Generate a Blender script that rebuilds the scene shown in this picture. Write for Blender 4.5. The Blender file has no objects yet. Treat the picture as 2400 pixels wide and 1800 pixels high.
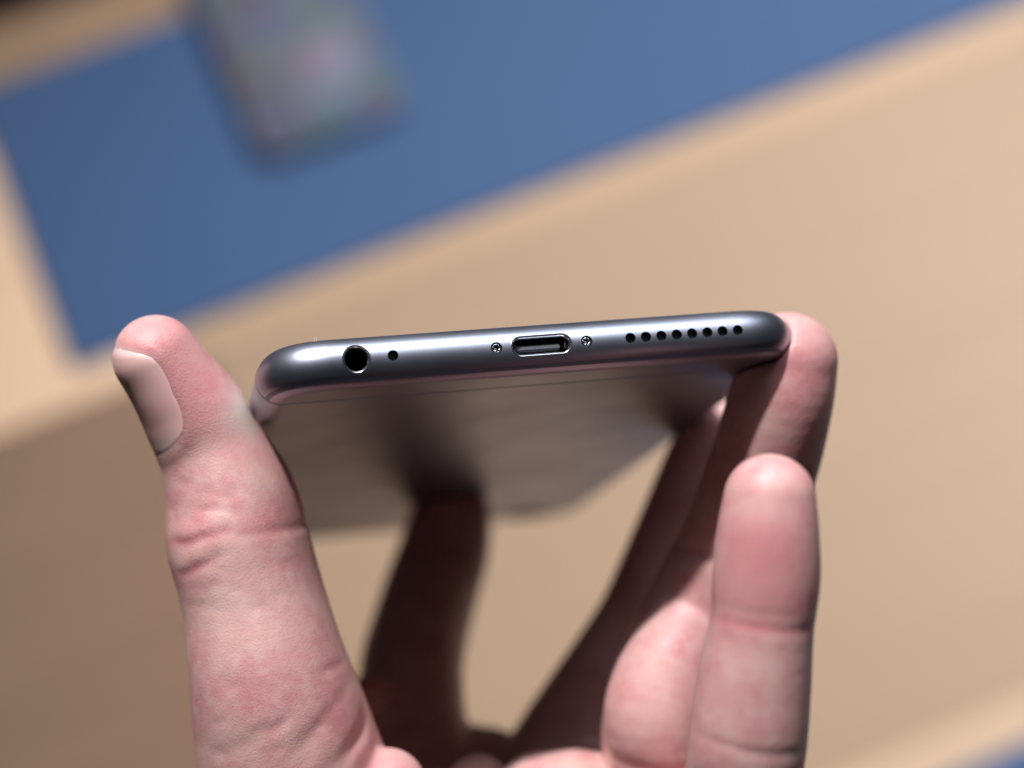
import bpy, bmesh, math, random
import numpy as np
from mathutils import Matrix, Vector, kdtree

random.seed(4); np.random.seed(4)
scene = bpy.context.scene
COL = scene.collection

# ------------------------------------------------------------------ camera
FPX = 4494.87                       # focal length in pixels of a 2400 px wide frame
TAU = math.radians(20.0)            # camera tilts 20 degrees away from straight down
TABLE_Z = 0.90                      # height of the table top
DIST = 0.82                         # camera to table along the view axis
CAM = Vector((0.0, 0.0, TABLE_Z + DIST * math.cos(TAU)))
cam_d = bpy.data.cameras.new('camera')
cam = bpy.data.objects.new('camera', cam_d); COL.objects.link(cam)
cam.location = CAM; cam.rotation_euler = (TAU, 0, 0)
cam_d.sensor_width = 36.0; cam_d.lens = FPX / 2400.0 * 36.0
cam_d.clip_start = 0.01; cam_d.clip_end = 30.0
cam_d.dof.use_dof = True; cam_d.dof.focus_distance = 0.2650; cam_d.dof.aperture_fstop = 7.2
scene.camera = cam
RC = np.array(Matrix.Rotation(TAU, 3, 'X')); CV = np.array(CAM)

# ------------------------------------------------------------------ light
world = bpy.data.worlds.new('World'); scene.world = world; world.use_nodes = True
bgn = world.node_tree.nodes['Background']
bgn.inputs[0].default_value = (0.80, 0.88, 1.0, 1); bgn.inputs[1].default_value = 0.016

def spot(name, loc, aim, power, size_deg, blend, radius, color):
    d = bpy.data.lights.new(name, 'SPOT'); o = bpy.data.objects.new(name, d); COL.objects.link(o)
    o.location = loc
    o.rotation_euler = (Vector(aim) - Vector(loc)).to_track_quat('-Z', 'Y').to_euler()
    d.energy = power; d.spot_size = math.radians(size_deg); d.spot_blend = blend
    d.shadow_soft_size = radius; d.color = color
    return o
def to_world(p):                    # camera space (mm) -> world (m)
    return CV + (np.asarray(p, float) * 0.001) @ RC.T
def px(x, y, z):                    # photo pixel and depth (mm) -> camera space (mm)
    return np.array([(x - 1200) / FPX * z, -(y - 900) / FPX * z, -z])
KEY_DIR = np.array([0.25, -0.82, -0.52]); KEY_DIR /= np.linalg.norm(KEY_DIR)   # light travel, camera space
key_aim = px(1130, 960, 285)
key_loc = key_aim - KEY_DIR * 1900.0
spot('key_spotlight', to_world(key_loc), to_world(key_aim), 206.0, 6.6, 0.45, 0.04, (1.0, 0.97, 0.98))
def table_pt(x, y):                 # photo pixel -> point on the table top
    v = np.array([(x - 1200) / FPX, -(y - 900) / FPX, -1.0]) @ RC.T
    k = (TABLE_Z - CV[2]) / v[2]
    return CV + v * k
t_aim = table_pt(1980, 880)
spot('table_spotlight', t_aim + np.array([1.05, 0.75, 1.75]), t_aim, 214.0, 26.0, 1.0, 0.05, (1.0, 0.95, 0.92))

pl_d = bpy.data.lights.new('added_soft_light', 'AREA'); pl_d.shape = 'RECTANGLE'; pl_d.size = 1.35; pl_d.size_y = 0.95  # unseen broad source added for the highlight along the phone's edge
pl_d.energy = 20.0; pl_d.color = (0.86, 0.92, 1.0)
soft_light = bpy.data.objects.new('added_soft_light', pl_d); COL.objects.link(soft_light)
pdir = np.array([0.12, 0.88, 0.33]); pdir /= np.linalg.norm(pdir)
soft_aim = px(1200, 1000, 285)
soft_light.location = to_world(soft_aim + pdir * 1700.0)
soft_light.rotation_euler = (Vector(to_world(soft_aim)) - soft_light.location).to_track_quat('-Z', 'Y').to_euler()

scene.view_settings.view_transform = 'Standard'; scene.view_settings.look = 'None'
scene.view_settings.exposure = 0.0; scene.view_settings.gamma = 1.0
scene.cycles.use_denoising = True
scene.cycles.max_bounces = 8

# ------------------------------------------------------------------ helpers
def tag(o, label=None, cat=None, group=None, kind=None):
    if label: o['label'] = label
    if cat: o['category'] = cat
    if group: o['group'] = group
    if kind: o['kind'] = kind
    return o
def empty(name, mat4):
    o = bpy.data.objects.new(name, None); COL.objects.link(o); o.matrix_world = mat4
    o.empty_display_size = 0.02
    return o
def link_mesh(name, me, mat, parent=None):
    o = bpy.data.objects.new(name, me); COL.objects.link(o)
    if mat: me.materials.append(mat)
    if parent: o.parent = parent
    return o
def mesh_from(name, v, f, smooth=True):
    me = bpy.data.meshes.new(name)
    me.from_pydata([tuple(map(float, q)) for q in v], [], [tuple(q) for q in f]); me.update()
    if smooth: me.polygons.foreach_set('use_smooth', [True] * len(me.polygons))
    return me
def new_mat(name):
    m = bpy.data.materials.new(name); m.use_nodes = True
    return m, m.node_tree, m.node_tree.nodes['Principled BSDF']
def nn(nt, typ, **kw):
    n = nt.nodes.new(typ)
    for k, v in kw.items():
        if k == 'inp':
            for a, b in v.items(): n.inputs[a].default_value = b
        else: setattr(n, k, v)
    return n
def mixc(nt, fac, a, b, mode='MIX'):
    n = nt.nodes.new('ShaderNodeMix'); n.data_type = 'RGBA'; n.blend_type = mode
    def put(sock, v):
        if isinstance(v, (tuple, list)): sock.default_value = (*v[:3], 1)
        elif isinstance(v, (int, float)): sock.default_value = v
        else: nt.links.new(v, sock)
    put(n.inputs[0], fac); put(n.inputs[6], a); put(n.inputs[7], b)
    return n.outputs[2]
def ramp(nt, src, stops):
    n = nt.nodes.new('ShaderNodeValToRGB'); e = n.color_ramp.elements
    while len(e) > 1: e.remove(e[0])
    e[0].position = stops[0][0]; e[0].color = (*stops[0][1], 1)
    for p, c in stops[1:]:
        k = e.new(p); k.color = (*c, 1)
    nt.links.new(src, n.inputs[0]); return n.outputs[0]
def bump(nt, src, strength, dist, prev=None):
    b = nt.nodes.new('ShaderNodeBump'); b.inputs['Strength'].default_value = strength
    b.inputs['Distance'].default_value = dist
    nt.links.new(src, b.inputs['Height'])
    if prev: nt.links.new(prev, b.inputs['Normal'])
    return b.outputs[0]

# ------------------------------------------------------------------ materials
def simple(name, color, rough, metal=0.0, spec=0.5, noise=0.0, nscale=4000.0):
    m, nt, b = new_mat(name)
    b.inputs['Roughness'].default_value = rough; b.inputs['Metallic'].default_value = metal
    b.inputs['Specular IOR Level'].default_value = spec
    b.inputs['Base Color'].default_value = (*color, 1)
    if noise > 0:
        tc = nn(nt, 'ShaderNodeTexCoord')
        n = nn(nt, 'ShaderNodeTexNoise', inp={'Scale': nscale, 'Detail': 3.0})
        nt.links.new(tc.outputs['Object'], n.inputs['Vector'])
        c = mixc(nt, n.outputs[0], tuple(x * (1 - noise) for x in color), tuple(min(1, x * (1 + noise)) for x in color))
        nt.links.new(c, b.inputs['Base Color'])
    return m
def mat_aluminium():
    m, nt, b = new_mat('space_grey_aluminium')
    b.inputs['Metallic'].default_value = 1.0
    tc = nn(nt, 'ShaderNodeTexCoord')
    mp = nn(nt, 'ShaderNodeMapping'); mp.inputs['Scale'].default_value = (1, 1, 0.12)
    nt.links.new(tc.outputs['Object'], mp.inputs['Vector'])
    n1 = nn(nt, 'ShaderNodeTexNoise', inp={'Scale': 9000.0, 'Detail': 2.0})
    nt.links.new(mp.outputs[0], n1.inputs['Vector'])
    n2 = nn(nt, 'ShaderNodeTexNoise', inp={'Scale': 60.0, 'Detail': 4.0})
    nt.links.new(tc.outputs['Object'], n2.inputs['Vector'])
    c = mixc(nt, n1.outputs[0], (0.36, 0.38, 0.46), (0.455, 0.475, 0.56))
    nt.links.new(c, b.inputs['Base Color'])
    mr = nn(nt, 'ShaderNodeMapRange', inp={'From Min': 0.3, 'From Max': 0.7, 'To Min': 0.37, 'To Max': 0.44})
    nt.links.new(n2.outputs[0], mr.inputs[0]); nt.links.new(mr.outputs[0], b.inputs['Roughness'])
    nt.links.new(bump(nt, n1.outputs[0], 0.10, 0.00004), b.inputs['Normal'])
    return m
M_ALU = mat_aluminium()
M_BACK = M_ALU
M_BAND = simple('antenna_plastic', (0.25, 0.34, 0.44), 0.40)
M_GLASS = simple('black_cover_glass', (0.008, 0.008, 0.010), 0.12, 0.0, 0.5)
M_HOLE = simple('dark_hole_lining', (0.045, 0.046, 0.052), 0.45, 0.6, 0.5, 0.4, 6000.0)
M_BLACK = simple('black_socket_plastic', (0.008, 0.006, 0.006), 0.35)
M_CHROME = simple('polished_metal', (0.86, 0.87, 0.90), 0.16, 1.0)
M_RIM = simple('polished_grey_chamfer', (0.60, 0.61, 0.66), 0.26, 1.0)
M_GRILLE = simple('grey_mesh', (0.20, 0.20, 0.22), 0.5, 0.3, 0.5, 0.5, 9000.0)
M_TONGUE = simple('grey_connector', (0.16, 0.165, 0.18), 0.4, 0.4)
M_LENS = simple('camera_glass', (0.01, 0.01, 0.014), 0.05)

def mat_skin():
    m, nt, b = new_mat('skin')
    tc = nn(nt, 'ShaderNodeTexCoord'); O = tc.outputs['Object']
    at = nn(nt, 'ShaderNodeAttribute', attribute_name='tone')
    big = nn(nt, 'ShaderNodeTexNoise', inp={'Scale': 120.0, 'Detail': 6.0, 'Roughness': 0.62})
    mid = nn(nt, 'ShaderNodeTexNoise', inp={'Scale': 330.0, 'Detail': 4.0, 'Roughness': 0.6})
    for n in (big, mid): nt.links.new(O, n.inputs['Vector'])
    base = mixc(nt, ramp(nt, big.outputs[0], [(0.38, (0, 0, 0)), (0.64, (1, 1, 1))]), (0.74, 0.455, 0.415), (0.66, 0.295, 0.30))
    base = mixc(nt, ramp(nt, mid.outputs[0], [(0.46, (0, 0, 0)), (0.70, (0.6, 0.6, 0.6))]), base, (0.76, 0.50, 0.455))
    sx = nn(nt, 'ShaderNodeSeparateColor'); nt.links.new(at.outputs['Color'], sx.inputs[0])
    base = mixc(nt, sx.outputs[0], base, (0.66, 0.235, 0.25))      # redder pads
    base = mixc(nt, sx.outputs[1], base, (0.74, 0.60, 0.52))      # pressed pale skin
    nt.links.new(base, b.inputs['Base Color'])
    b.inputs['Subsurface Weight'].default_value = 0.45
    b.inputs['Subsurface Radius'].default_value = (1.0, 0.32, 0.20)
    b.inputs['Subsurface Scale'].default_value = 0.0021
    b.inputs['Roughness'].default_value = 0.46
    b.inputs['Specular IOR Level'].default_value = 0.5
    # fine relief: crossing skin lines and pores
    vo = nn(nt, 'ShaderNodeTexVoronoi', feature='DISTANCE_TO_EDGE', inp={'Scale': 1900.0, 'Randomness': 1.0})
    wz = nn(nt, 'ShaderNodeTexNoise', inp={'Scale': 400.0, 'Detail': 2.0})
    nt.links.new(O, wz.inputs['Vector'])
    wv = nn(nt, 'ShaderNodeVectorMath', operation='MULTIPLY_ADD')
    nt.links.new(wz.outputs['Color'], wv.inputs[0]); wv.inputs[1].default_value = (0.0012,) * 3
    nt.links.new(O, wv.inputs[2]); nt.links.new(wv.outputs[0], vo.inputs['Vector'])
    lim = nn(nt, 'ShaderNodeMapRange', inp={'From Min': 0.0, 'From Max': 0.22, 'To Min': 0.0, 'To Max': 1.0})
    nt.links.new(vo.outputs[0], lim.inputs[0])
    fn = nn(nt, 'ShaderNodeTexNoise', inp={'Scale': 3600.0, 'Detail': 3.0}); nt.links.new(O, fn.inputs['Vector'])
    b1 = bump(nt, lim.outputs[0], 0.20, 0.00006)
    b2 = bump(nt, fn.outputs[0], 0.60, 0.00009, b1)
    b3 = bump(nt, mid.outputs[0], 0.15, 0.0003, b2)
    nt.links.new(b3, b.inputs['Normal'])
    rr = nn(nt, 'ShaderNodeMapRange', inp={'From Min': 0.3, 'From Max': 0.7, 'To Min': 0.37, 'To Max': 0.54})
    nt.links.new(mid.outputs[0], rr.inputs[0]); nt.links.new(rr.outputs[0], b.inputs['Roughness'])
    return m
M_SKIN = mat_skin()
def mat_nail():
    m, nt, b = new_mat('fingernail')
    at = nn(nt, 'ShaderNodeAttribute', attribute_name='tone')
    sx = nn(nt, 'ShaderNodeSeparateColor'); nt.links.new(at.outputs['Color'], sx.inputs[0])
    tc = nn(nt, 'ShaderNodeTexCoord')
    n = nn(nt, 'ShaderNodeTexNoise', inp={'Scale': 260.0, 'Detail': 2.0}); nt.links.new(tc.outputs['Object'], n.inputs['Vector'])
    base = mixc(nt, n.outputs[0], (0.92, 0.515, 0.485), (0.95, 0.60, 0.56))
    base = mixc(nt, sx.outputs[0], base, (0.72, 0.38, 0.38))
    base = mixc(nt, sx.outputs[1], base, (0.86, 0.77, 0.74))
    nt.links.new(base, b.inputs['Base Color'])
    b.inputs['Coat Weight'].default_value = 0.25; b.inputs['Coat Roughness'].default_value = 0.25
    b.inputs['Roughness'].default_value = 0.36
    return m
M_NAIL = mat_nail()

def mat_wood(name, dark, light, ang):
    m, nt, b = new_mat(name)
    tc = nn(nt, 'ShaderNodeTexCoord')
    mp = nn(nt, 'ShaderNodeMapping'); mp.inputs['Scale'].default_value = (2.2, 34.0, 34.0)
    nt.links.new(tc.outputs['Object'], mp.inputs['Vector'])
    n = nn(nt, 'ShaderNodeTexNoise', inp={'Scale': 3.0, 'Detail': 6.0, 'Roughness': 0.6, 'Distortion': 0.6})
    nt.links.new(mp.outputs[0], n.inputs['Vector'])
    c = ramp(nt, n.outputs[0], [(0.30, dark), (0.70, light)])
    nt.links.new(c, b.inputs['Base Color'])
    b.inputs['Roughness'].default_value = 0.5; b.inputs['Specular IOR Level'].default_value = 0.35
    nt.links.new(bump(nt, n.outputs[0], 0.1, 0.0006), b.inputs['Normal'])
    return m
def mat_felt(name, a, c2):
    m, nt, b = new_mat(name)
    tc = nn(nt, 'ShaderNodeTexCoord')
    n = nn(nt, 'ShaderNodeTexNoise', inp={'Scale': 14.0, 'Detail': 4.0}); nt.links.new(tc.outputs['Object'], n.inputs['Vector'])
    f = nn(nt, 'ShaderNodeTexNoise', inp={'Scale': 1500.0, 'Detail': 2.0}); nt.links.new(tc.outputs['Object'], f.inputs['Vector'])
    c = mixc(nt, n.outputs[0], a, c2)
    nt.links.new(c, b.inputs['Base Color']); b.inputs['Roughness'].default_value = 0.8
    nt.links.new(bump(nt, f.outputs[0], 0.3, 0.0003), b.inputs['Normal'])
    return m

# ------------------------------------------------------------------ the setting: floor, table, mats
ANG = math.radians(23.11)           # the table's grain runs along this direction
E1 = np.array([math.cos(ANG), math.sin(ANG)]); E2 = np.array([-E1[1], E1[0]])
BL = table_pt(174, 868)[:2]         # near left corner of the blue mat
def ab(x, y):                       # pixel -> along / across coordinates on the table
    d = table_pt(x, y)[:2] - BL
    return float(d @ E1), float(d @ E2)
TABLE_M = Matrix.Translation((BL[0], BL[1], TABLE_Z)) @ Matrix.Rotation(ANG, 4, 'Z')
def slab(name, a0, a1, b0, b1, z0, z1, mat, parent, bev=0.0002):
    bm = bmesh.new()
    bmesh.ops.create_cube(bm, size=1.0)
    for v in bm.verts:
        v.co = ((a0 + a1) / 2 + v.co.x * (a1 - a0), (b0 + b1) / 2 + v.co.y * (b1 - b0), (z0 + z1) / 2 + v.co.z * (z1 - z0))
    bmesh.ops.bevel(bm, geom=bm.edges[:], offset=bev, segments=2, profile=0.6, affect='EDGES')
    me = bpy.data.meshes.new(name); bm.to_mesh(me); bm.free()
    return link_mesh(name, me, mat, parent)

fl_me = mesh_from('floor', [(-4, -4, 0), (4, -4, 0), (4, 4, 0), (-4, 4, 0)], [(0, 1, 2, 3)], False)
m_floor, nt_, b_ = new_mat('dark_carpet')
tc_ = nn(nt_, 'ShaderNodeTexCoord'); n_ = nn(nt_, 'ShaderNodeTexNoise', inp={'Scale': 90.0, 'Detail': 4.0})
nt_.links.new(tc_.outputs['Object'], n_.inputs['Vector'])
nt_.links.new(mixc(nt_, n_.outputs[0], (0.045, 0.018, 0.018), (0.075, 0.035, 0.033)), b_.inputs['Base Color'])
b_.inputs['Roughness'].default_value = 0.95
floor = link_mesh('floor', fl_me, m_floor); tag(floor, kind='structure')

W_TAN = mat_wood('oiled_tan_board', (0.430, 0.292, 0.188), (0.460, 0.317, 0.207), ANG)
W_LIT = mat_wood('light_patch_board', (0.90, 0.61, 0.40), (0.94, 0.66, 0.45), ANG)  # bright patch of light left of the mat, put into the board colour
W_SAND = mat_wood('sand_board', (0.60, 0.425, 0.285), (0.66, 0.475, 0.325), ANG)
W_SHADE = mat_wood('shade_toned_board', (0.27, 0.165, 0.105), (0.33, 0.205, 0.135), ANG)  # shade over the lower left of the table, put into the board colour
W_MID = mat_wood('honey_board', (0.52, 0.350, 0.220), (0.56, 0.385, 0.245), ANG)
W_BROWN = mat_wood('brown_board', (0.34, 0.205, 0.115), (0.44, 0.275, 0.165), ANG)
table = empty('wooden_table', TABLE_M)
tag(table, 'wooden table of tan and sand boards under the blue mats', 'table')
a_j = ab(120, 500)[0] + 0.02        # made-up end joint where the bright-light tone stops, under the mat
b_low = ab(300, 900)[1]
b_edge = ab(20, 45)[1]
G = 0.00008
A0, A1 = -0.55, 1.25
a_k = ab(620, 1150)[0]  # made-up seam where the shade-toned pieces end
b_pale = ab(2250, 1690)[1]
rows = [(-0.62, b_pale - 0.13, W_TAN), (b_pale - 0.13, b_pale, W_SAND), (b_pale, -0.130, W_TAN), (-0.130, b_low, W_TAN)]
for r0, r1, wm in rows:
    slab('board', A0, a_k - G, r0 + G, r1 - G, -0.032, 0.0, W_SHADE, table)
    slab('board', a_k + G, A1, r0 + G, r1 - G, -0.032, 0.0, wm, table)
slab('board', A0, a_j - G, b_low + G, 0.118, -0.032, 0.0, W_LIT, table)
slab('board', a_j + G, A1, b_low + G, 0.118, -0.032, 0.0, W_MID, table)
slab('board', A0, A1, 0.118 + 2 * G, b_edge, -0.032, 0.0, W_BROWN, table)
slab('apron', A0 + 0.05, A1 - 0.05, -0.57, b_edge - 0.05, -0.12, -0.0325, W_BROWN, table, 0.002)
for la, lb in ((A0 + 0.1, -0.53), (A1 - 0.1, -0.53), (A0 + 0.1, b_edge - 0.1), (A1 - 0.1, b_edge - 0.1)):
    slab('leg', la - 0.035, la + 0.035, lb - 0.035, lb + 0.035, -TABLE_Z, -0.1205, W_BROWN, table, 0.002)

def rounded_plate(name, w, h, r, z0, z1, bev, mat, parent=None, seg=10):
    pts = []
    for cx, cy, a0 in ((w - r, h - r, 0), (r, h - r, 90), (r, r, 180), (w - r, r, 270)):
        for k in range(seg + 1):
            a = math.radians(a0 + 90 * k / seg); pts.append((cx + r * math.cos(a), cy + r * math.sin(a)))
    n = len(pts); c = np.mean(pts, 0); V = []; F = []
    prof = [(0, z0), (0, z1 - bev), (bev * .3, z1 - bev * .3), (bev, z1)]
    for ins, z in prof:
        for (x, y) in pts:
            d = np.array([x, y]) - c; q = c + d * (1 - ins / np.linalg.norm(d)); V.append((q[0], q[1], z))
    for k in range(len(prof) - 1):
        for i in range(n):
            j = (i + 1) % n; F.append((k * n + i, k * n + j, (k + 1) * n + j, (k + 1) * n + i))
    F.append(tuple((len(prof) - 1) * n + i for i in range(n))); F.append(tuple(reversed(range(n))))
    return link_mesh(name, mesh_from(name, V, F, False), mat, parent)

M_BLUE = mat_felt('blue_mat_surface', (0.049, 0.108, 0.240), (0.057, 0.121, 0.265))
M_BLUE2 = mat_felt('deep_blue_mat_surface', (0.049, 0.108, 0.240), (0.057, 0.121, 0.265))
b_top = ab(230, 116)[1]
mat1 = rounded_plate('table_mat', 0.62, b_top, 0.003, 0.0, 0.0025, 0.0006, M_BLUE)
mat1.matrix_world = TABLE_M @ Matrix.Translation((0, 0, 0.0003))
tag(mat1, 'large plain blue mat lying on the table behind the phone', 'mat')
a2, b2 = ab(2350, 1765)
mat2 = rounded_plate('table_mat', 0.42, 0.13, 0.003, 0.0, 0.0025, 0.0006, M_BLUE2)
mat2.matrix_world = TABLE_M @ Matrix.Translation((a2 - 0.16, b2 - 0.13, 0.0003))
tag(mat2, 'blue mat of which only a corner strip shows at the lower right', 'mat')

# the rounded picture lying on the mat
def mat_picture():
    m, nt, b = new_mat('picture_print')
    tc = nn(nt, 'ShaderNodeTexCoord'); O = tc.outputs['Object']
    def blob(cx, cy, r):
        g = nn(nt, 'ShaderNodeVectorMath', operation='DISTANCE'); nt.links.new(O, g.inputs[0])
        g.inputs[1].default_value = (cx, cy, 0.0065)
        k = nn(nt, 'ShaderNodeMapRange', interpolation_type='SMOOTHSTEP', inp={'From Min': 0.0, 'From Max': r, 'To Min': 1.0, 'To Max': 0.0})
        nt.links.new(g.outputs['Value'], k.inputs[0]); return k.outputs[0]
    n = nn(nt, 'ShaderNodeTexNoise', inp={'Scale': 130.0, 'Detail': 3.0}); nt.links.new(O, n.inputs['Vector'])
    c = ramp(nt, n.outputs[0], [(0.35, (0.045, 0.065, 0.11)), (0.5, (0.09, 0.095, 0.16)), (0.65, (0.055, 0.085, 0.10))])
    P = PIC_W
    for cx, cy, r, col in ((0.60, 0.45, 0.34, (0.36, 0.33, 0.46)), (0.66, 0.60, 0.22, (0.42, 0.36, 0.40)), (0.70, 0.36, 0.20, (0.38, 0.38, 0.56)),
                           (0.12, 0.55, 0.24, (0.13, 0.055, 0.045)), (0.10, 0.74, 0.20, (0.12, 0.06, 0.07)), (0.40, 0.52, 0.13, (0.15, 0.12, 0.22)),
                           (0.42, 0.34, 0.16, (0.20, 0.24, 0.38)), (0.22, 0.13, 0.20, (0.035, 0.050, 0.075)), (0.45, 0.09, 0.16, (0.075, 0.10, 0.095)),
                           (0.86, 0.22, 0.22, (0.060, 0.095, 0.10)), (0.88, 0.12, 0.12, (0.03, 0.045, 0.07)), (0.30, 0.05, 0.14, (0.05, 0.045, 0.07)), (0.45, 0.98, 0.2, (0.06, 0.13, 0.27)), (0.62, 0.93, 0.22, (0.09, 0.13, 0.14)), (0.16, 0.28, 0.14, (0.17, 0.13, 0.18))):
        c = mixc(nt, blob(cx * P, cy * P, r * P), c, tuple(0.66 * q for q in col))
    vo = nn(nt, 'ShaderNodeTexVoronoi', feature='SMOOTH_F1', inp={'Scale': 105.0, 'Smoothness': 0.3}); nt.links.new(O, vo.inputs['Vector'])
    c = mixc(nt, 0.38, c, mixc(nt, 1.0, vo.outputs['Color'], (0.24, 0.24, 0.32), 'MULTIPLY'))
    nt.links.new(c, b.inputs['Base Color']); b.inputs['Roughness'].default_value = 0.45
    return m
pa, pb = ab(690, 398)               # near left end of the picture
PIC_W = 0.071
pic = empty('picture_block', TABLE_M @ Matrix.Translation((pa - 0.012, pb + 0.0045, 0.0030)))
tag(pic, 'thin rounded block with a colourful blurred picture, lying on the blue mat', 'picture')
rounded_plate('block', PIC_W, 0.11, 0.012, 0.0, 0.0062, 0.001, simple('navy_block_edge', (0.045, 0.075, 0.16), 0.5), pic)
pr = rounded_plate('picture_print', PIC_W - 0.003, 0.107, 0.0105, 0.0063, 0.0066, 0.0001, mat_picture(), pic)
pr.location = (0.0015, 0.0015, 0)

# ------------------------------------------------------------------ the phone
PC = np.array([4.12765886, 5.48388963, -265.047]); PW = np.array([0.97673434, 0.07543004, -0.20074944])
PU = np.array([-0.18050514, -0.21627646, -0.95950112]); PN = np.array([-0.11579258, 0.97341399, -0.19762913])
W2, LEN, RR, CR, CE = 38.9, 158.1, 3.55, 10.5, 2.377
Rw = RC @ np.stack([PW, PU, PN], 1)
PM = Matrix.Translation(to_world(PC)) @ Matrix(Rw.tolist()).to_4x4()
phone = empty('phone', PM)
tag(phone, 'slim dark grey metal smartphone held bottom edge first in the hand', 'phone')

def outline():
    """closed plan outline (s, t), bottom edge first; returns points, normals and arc markers"""
    P = []
    a = np.linspace(0, math.pi / 2, 41)
    c = np.cos(a) ** (2 / CE); s = np.sin(a) ** (2 / CE)
    x0 = W2 - CR
    P += [(x, 0.0) for x in np.linspace(-x0, x0, 261)[1:-1]]
    P += [(x0 + CR * s[i], CR - CR * c[i]) for i in range(41)]                       # near right
    P += [(W2, t) for t in np.linspace(CR, LEN - CR, 101)[1:-1]]
    P += [(x0 + CR * c[i], LEN - CR + CR * s[i]) for i in range(41)]
    P += [(x, LEN) for x in np.linspace(x0, -x0, 61)[1:-1]]
    P += [(-x0 - CR * s[i], LEN - CR + CR * c[i]) for i in range(41)]
    P += [(-W2, t) for t in np.linspace(LEN - CR, CR, 101)[1:-1]]
    P += [(-x0 - CR * c[i], CR - CR * s[i]) for i in range(41)]
    P = np.array(P)
    T = np.roll(P, -1, 0) - np.roll(P, 1, 0); T /= np.linalg.norm(T, axis=1)[:, None]
    Nn = np.c_[T[:, 1], -T[:, 0]]
    return P, Nn
OP, ON = outline(); NO = len(OP)
def surf(th, extra=0.0, idx=None):
    """ring of points on the rounded edge at profile angle th (-90 back .. +90 front), mm"""
    p, n = (OP, ON) if idx is None else (OP[idx], ON[idx])
    r = RR + extra
    q = p - n * (RR - r * math.cos(th))
    return np.c_[q, np.full(len(q), r * math.sin(th))]
def surf_n(th, idx=None):
    n = ON if idx is None else ON[idx]
    return np.c_[n * math.cos(th), np.full(len(n), math.sin(th))]
TH_G = math.radians(63)
ths = np.concatenate([np.radians(np.linspace(-90, -62, 9)), np.radians(np.linspace(-60, 60, 41)), [TH_G]])
V = np.concatenate([surf(t) for t in ths]); F = []
for k in range(len(ths) - 1):
    for i in range(NO):
        j = (i + 1) % NO
        F.append((k * NO + i, k * NO + j, (k + 1) * NO + j, (k + 1) * NO + i))
F.append(tuple(reversed(range(NO)))); F.append(tuple((len(ths) - 1) * NO + i for i in range(NO)))
body_me = mesh_from('body', V * 0.001, F)
body_me.materials.append(M_ALU); body_me.materials.append(M_HOLE); body_me.materials.append(M_BLACK)

# positions along the bottom edge (mm)
JACK, MIC, SCREWS = -25.8, -20.8, (-6.4, 6.4)
SPK = [12.70 + 2.245 * i for i in range(8)]
def cyl(bm, s, r, t0, t1, seg=40, sx=0.0):
    """closed cylinder (or slot of half length sx) along t, centred at (s, h=0)"""
    ring = []
    for k in range(seg):
        a = 2 * math.pi * k / seg
        x = r * math.cos(a); x += sx if math.cos(a) >= 0 else -sx
        ring.append((x + s, r * math.sin(a)))
    lo = [bm.verts.new((x * .001, t0 * .001, h * .001)) for x, h in ring]
    hi = [bm.verts.new((x * .001, t1 * .001, h * .001)) for x, h in ring]
    for k in range(seg):
        j = (k + 1) % seg; bm.faces.new((lo[k], lo[j], hi[j], hi[k]))
    bm.faces.new(lo[::-1]); bm.faces.new(hi)
cb = bmesh.new()
cyl(cb, JACK, 1.95, -1, 14.6, 56); cyl(cb, MIC, 0.74, -1, 2.2)
for s in SCREWS: cyl(cb, s, 0.80, -1, 0.75)
for s in SPK: cyl(cb, s, 0.745, -1, 2.6)
cyl(cb, 0.0, 1.46, -1, 6.5, 56, 4.33 - 1.46)
bmesh.ops.recalc_face_normals(cb, faces=cb.faces[:])
cut_me = bpy.data.meshes.new('cutter'); cb.to_mesh(cut_me); cb.free()
for m in (M_ALU, M_HOLE): cut_me.materials.append(m)
cut_me.polygons.foreach_set('material_index', [1] * len(cut_me.polygons))
tmp_b = bpy.data.objects.new('tmp_b', body_me); tmp_c = bpy.data.objects.new('tmp_c', cut_me)
COL.objects.link(tmp_b); COL.objects.link(tmp_c)
bo = tmp_b.modifiers.new('b', 'BOOLEAN'); bo.operation = 'DIFFERENCE'; bo.object = tmp_c; bo.solver = 'EXACT'
dg = bpy.context.evaluated_depsgraph_get()
body2 = bpy.data.meshes.new_from_object(tmp_b.evaluated_get(dg)); body2.name = 'body'
bpy.data.objects.remove(tmp_b); bpy.data.objects.remove(tmp_c)
bpy.data.meshes.remove(cut_me)
# exact normals of the rounded edge, flat walls inside the holes
kd = kdtree.KDTree(len(V)); NV = np.concatenate([surf_n(t) for t in ths])
for i, p in enumerate(V): kd.insert(p * 0.001, i)
kd.balance()
vn = []
for v in body2.vertices:
    s, t, h = np.array(v.co) * 1000
    if abs(s) < W2 - CR and t < RR + 0.01:
        d = np.array([0, t - RR, h]); vn.append(d / max(1e-9, np.linalg.norm(d)))
    else: vn.append(NV[kd.find(v.co)[1]])
ln = [None] * len(body2.loops)
for p in body2.polygons:
    wall = p.material_index == 1
    flat = len(p.vertices) > 200
    p.use_smooth = True
    for li in p.loop_indices:
        ln[li] = tuple(p.normal) if (wall or flat) else tuple(vn[body2.loops[li].vertex_index])
body2.normals_split_custom_set(ln)
body = link_mesh('body', body2, None, phone)

# cover glass set into the front
gths = np.concatenate([[TH_G], np.radians(np.linspace(66, 90, 8))])
GV = np.concatenate([surf(t, -0.03) for t in gths]); GV[:NO, 2] += 0.03
GF = []
for k in range(len(gths) - 1):
    for i in range(NO):
        j = (i + 1) % NO; GF.append((k * NO + i, k * NO + j, (k + 1) * NO + j, (k + 1) * NO + i))
GF.append(tuple((len(gths) - 1) * NO + i for i in range(NO)))
link_mesh('front_glass', mesh_from('front_glass', GV * .001, GF), M_GLASS, phone)

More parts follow.
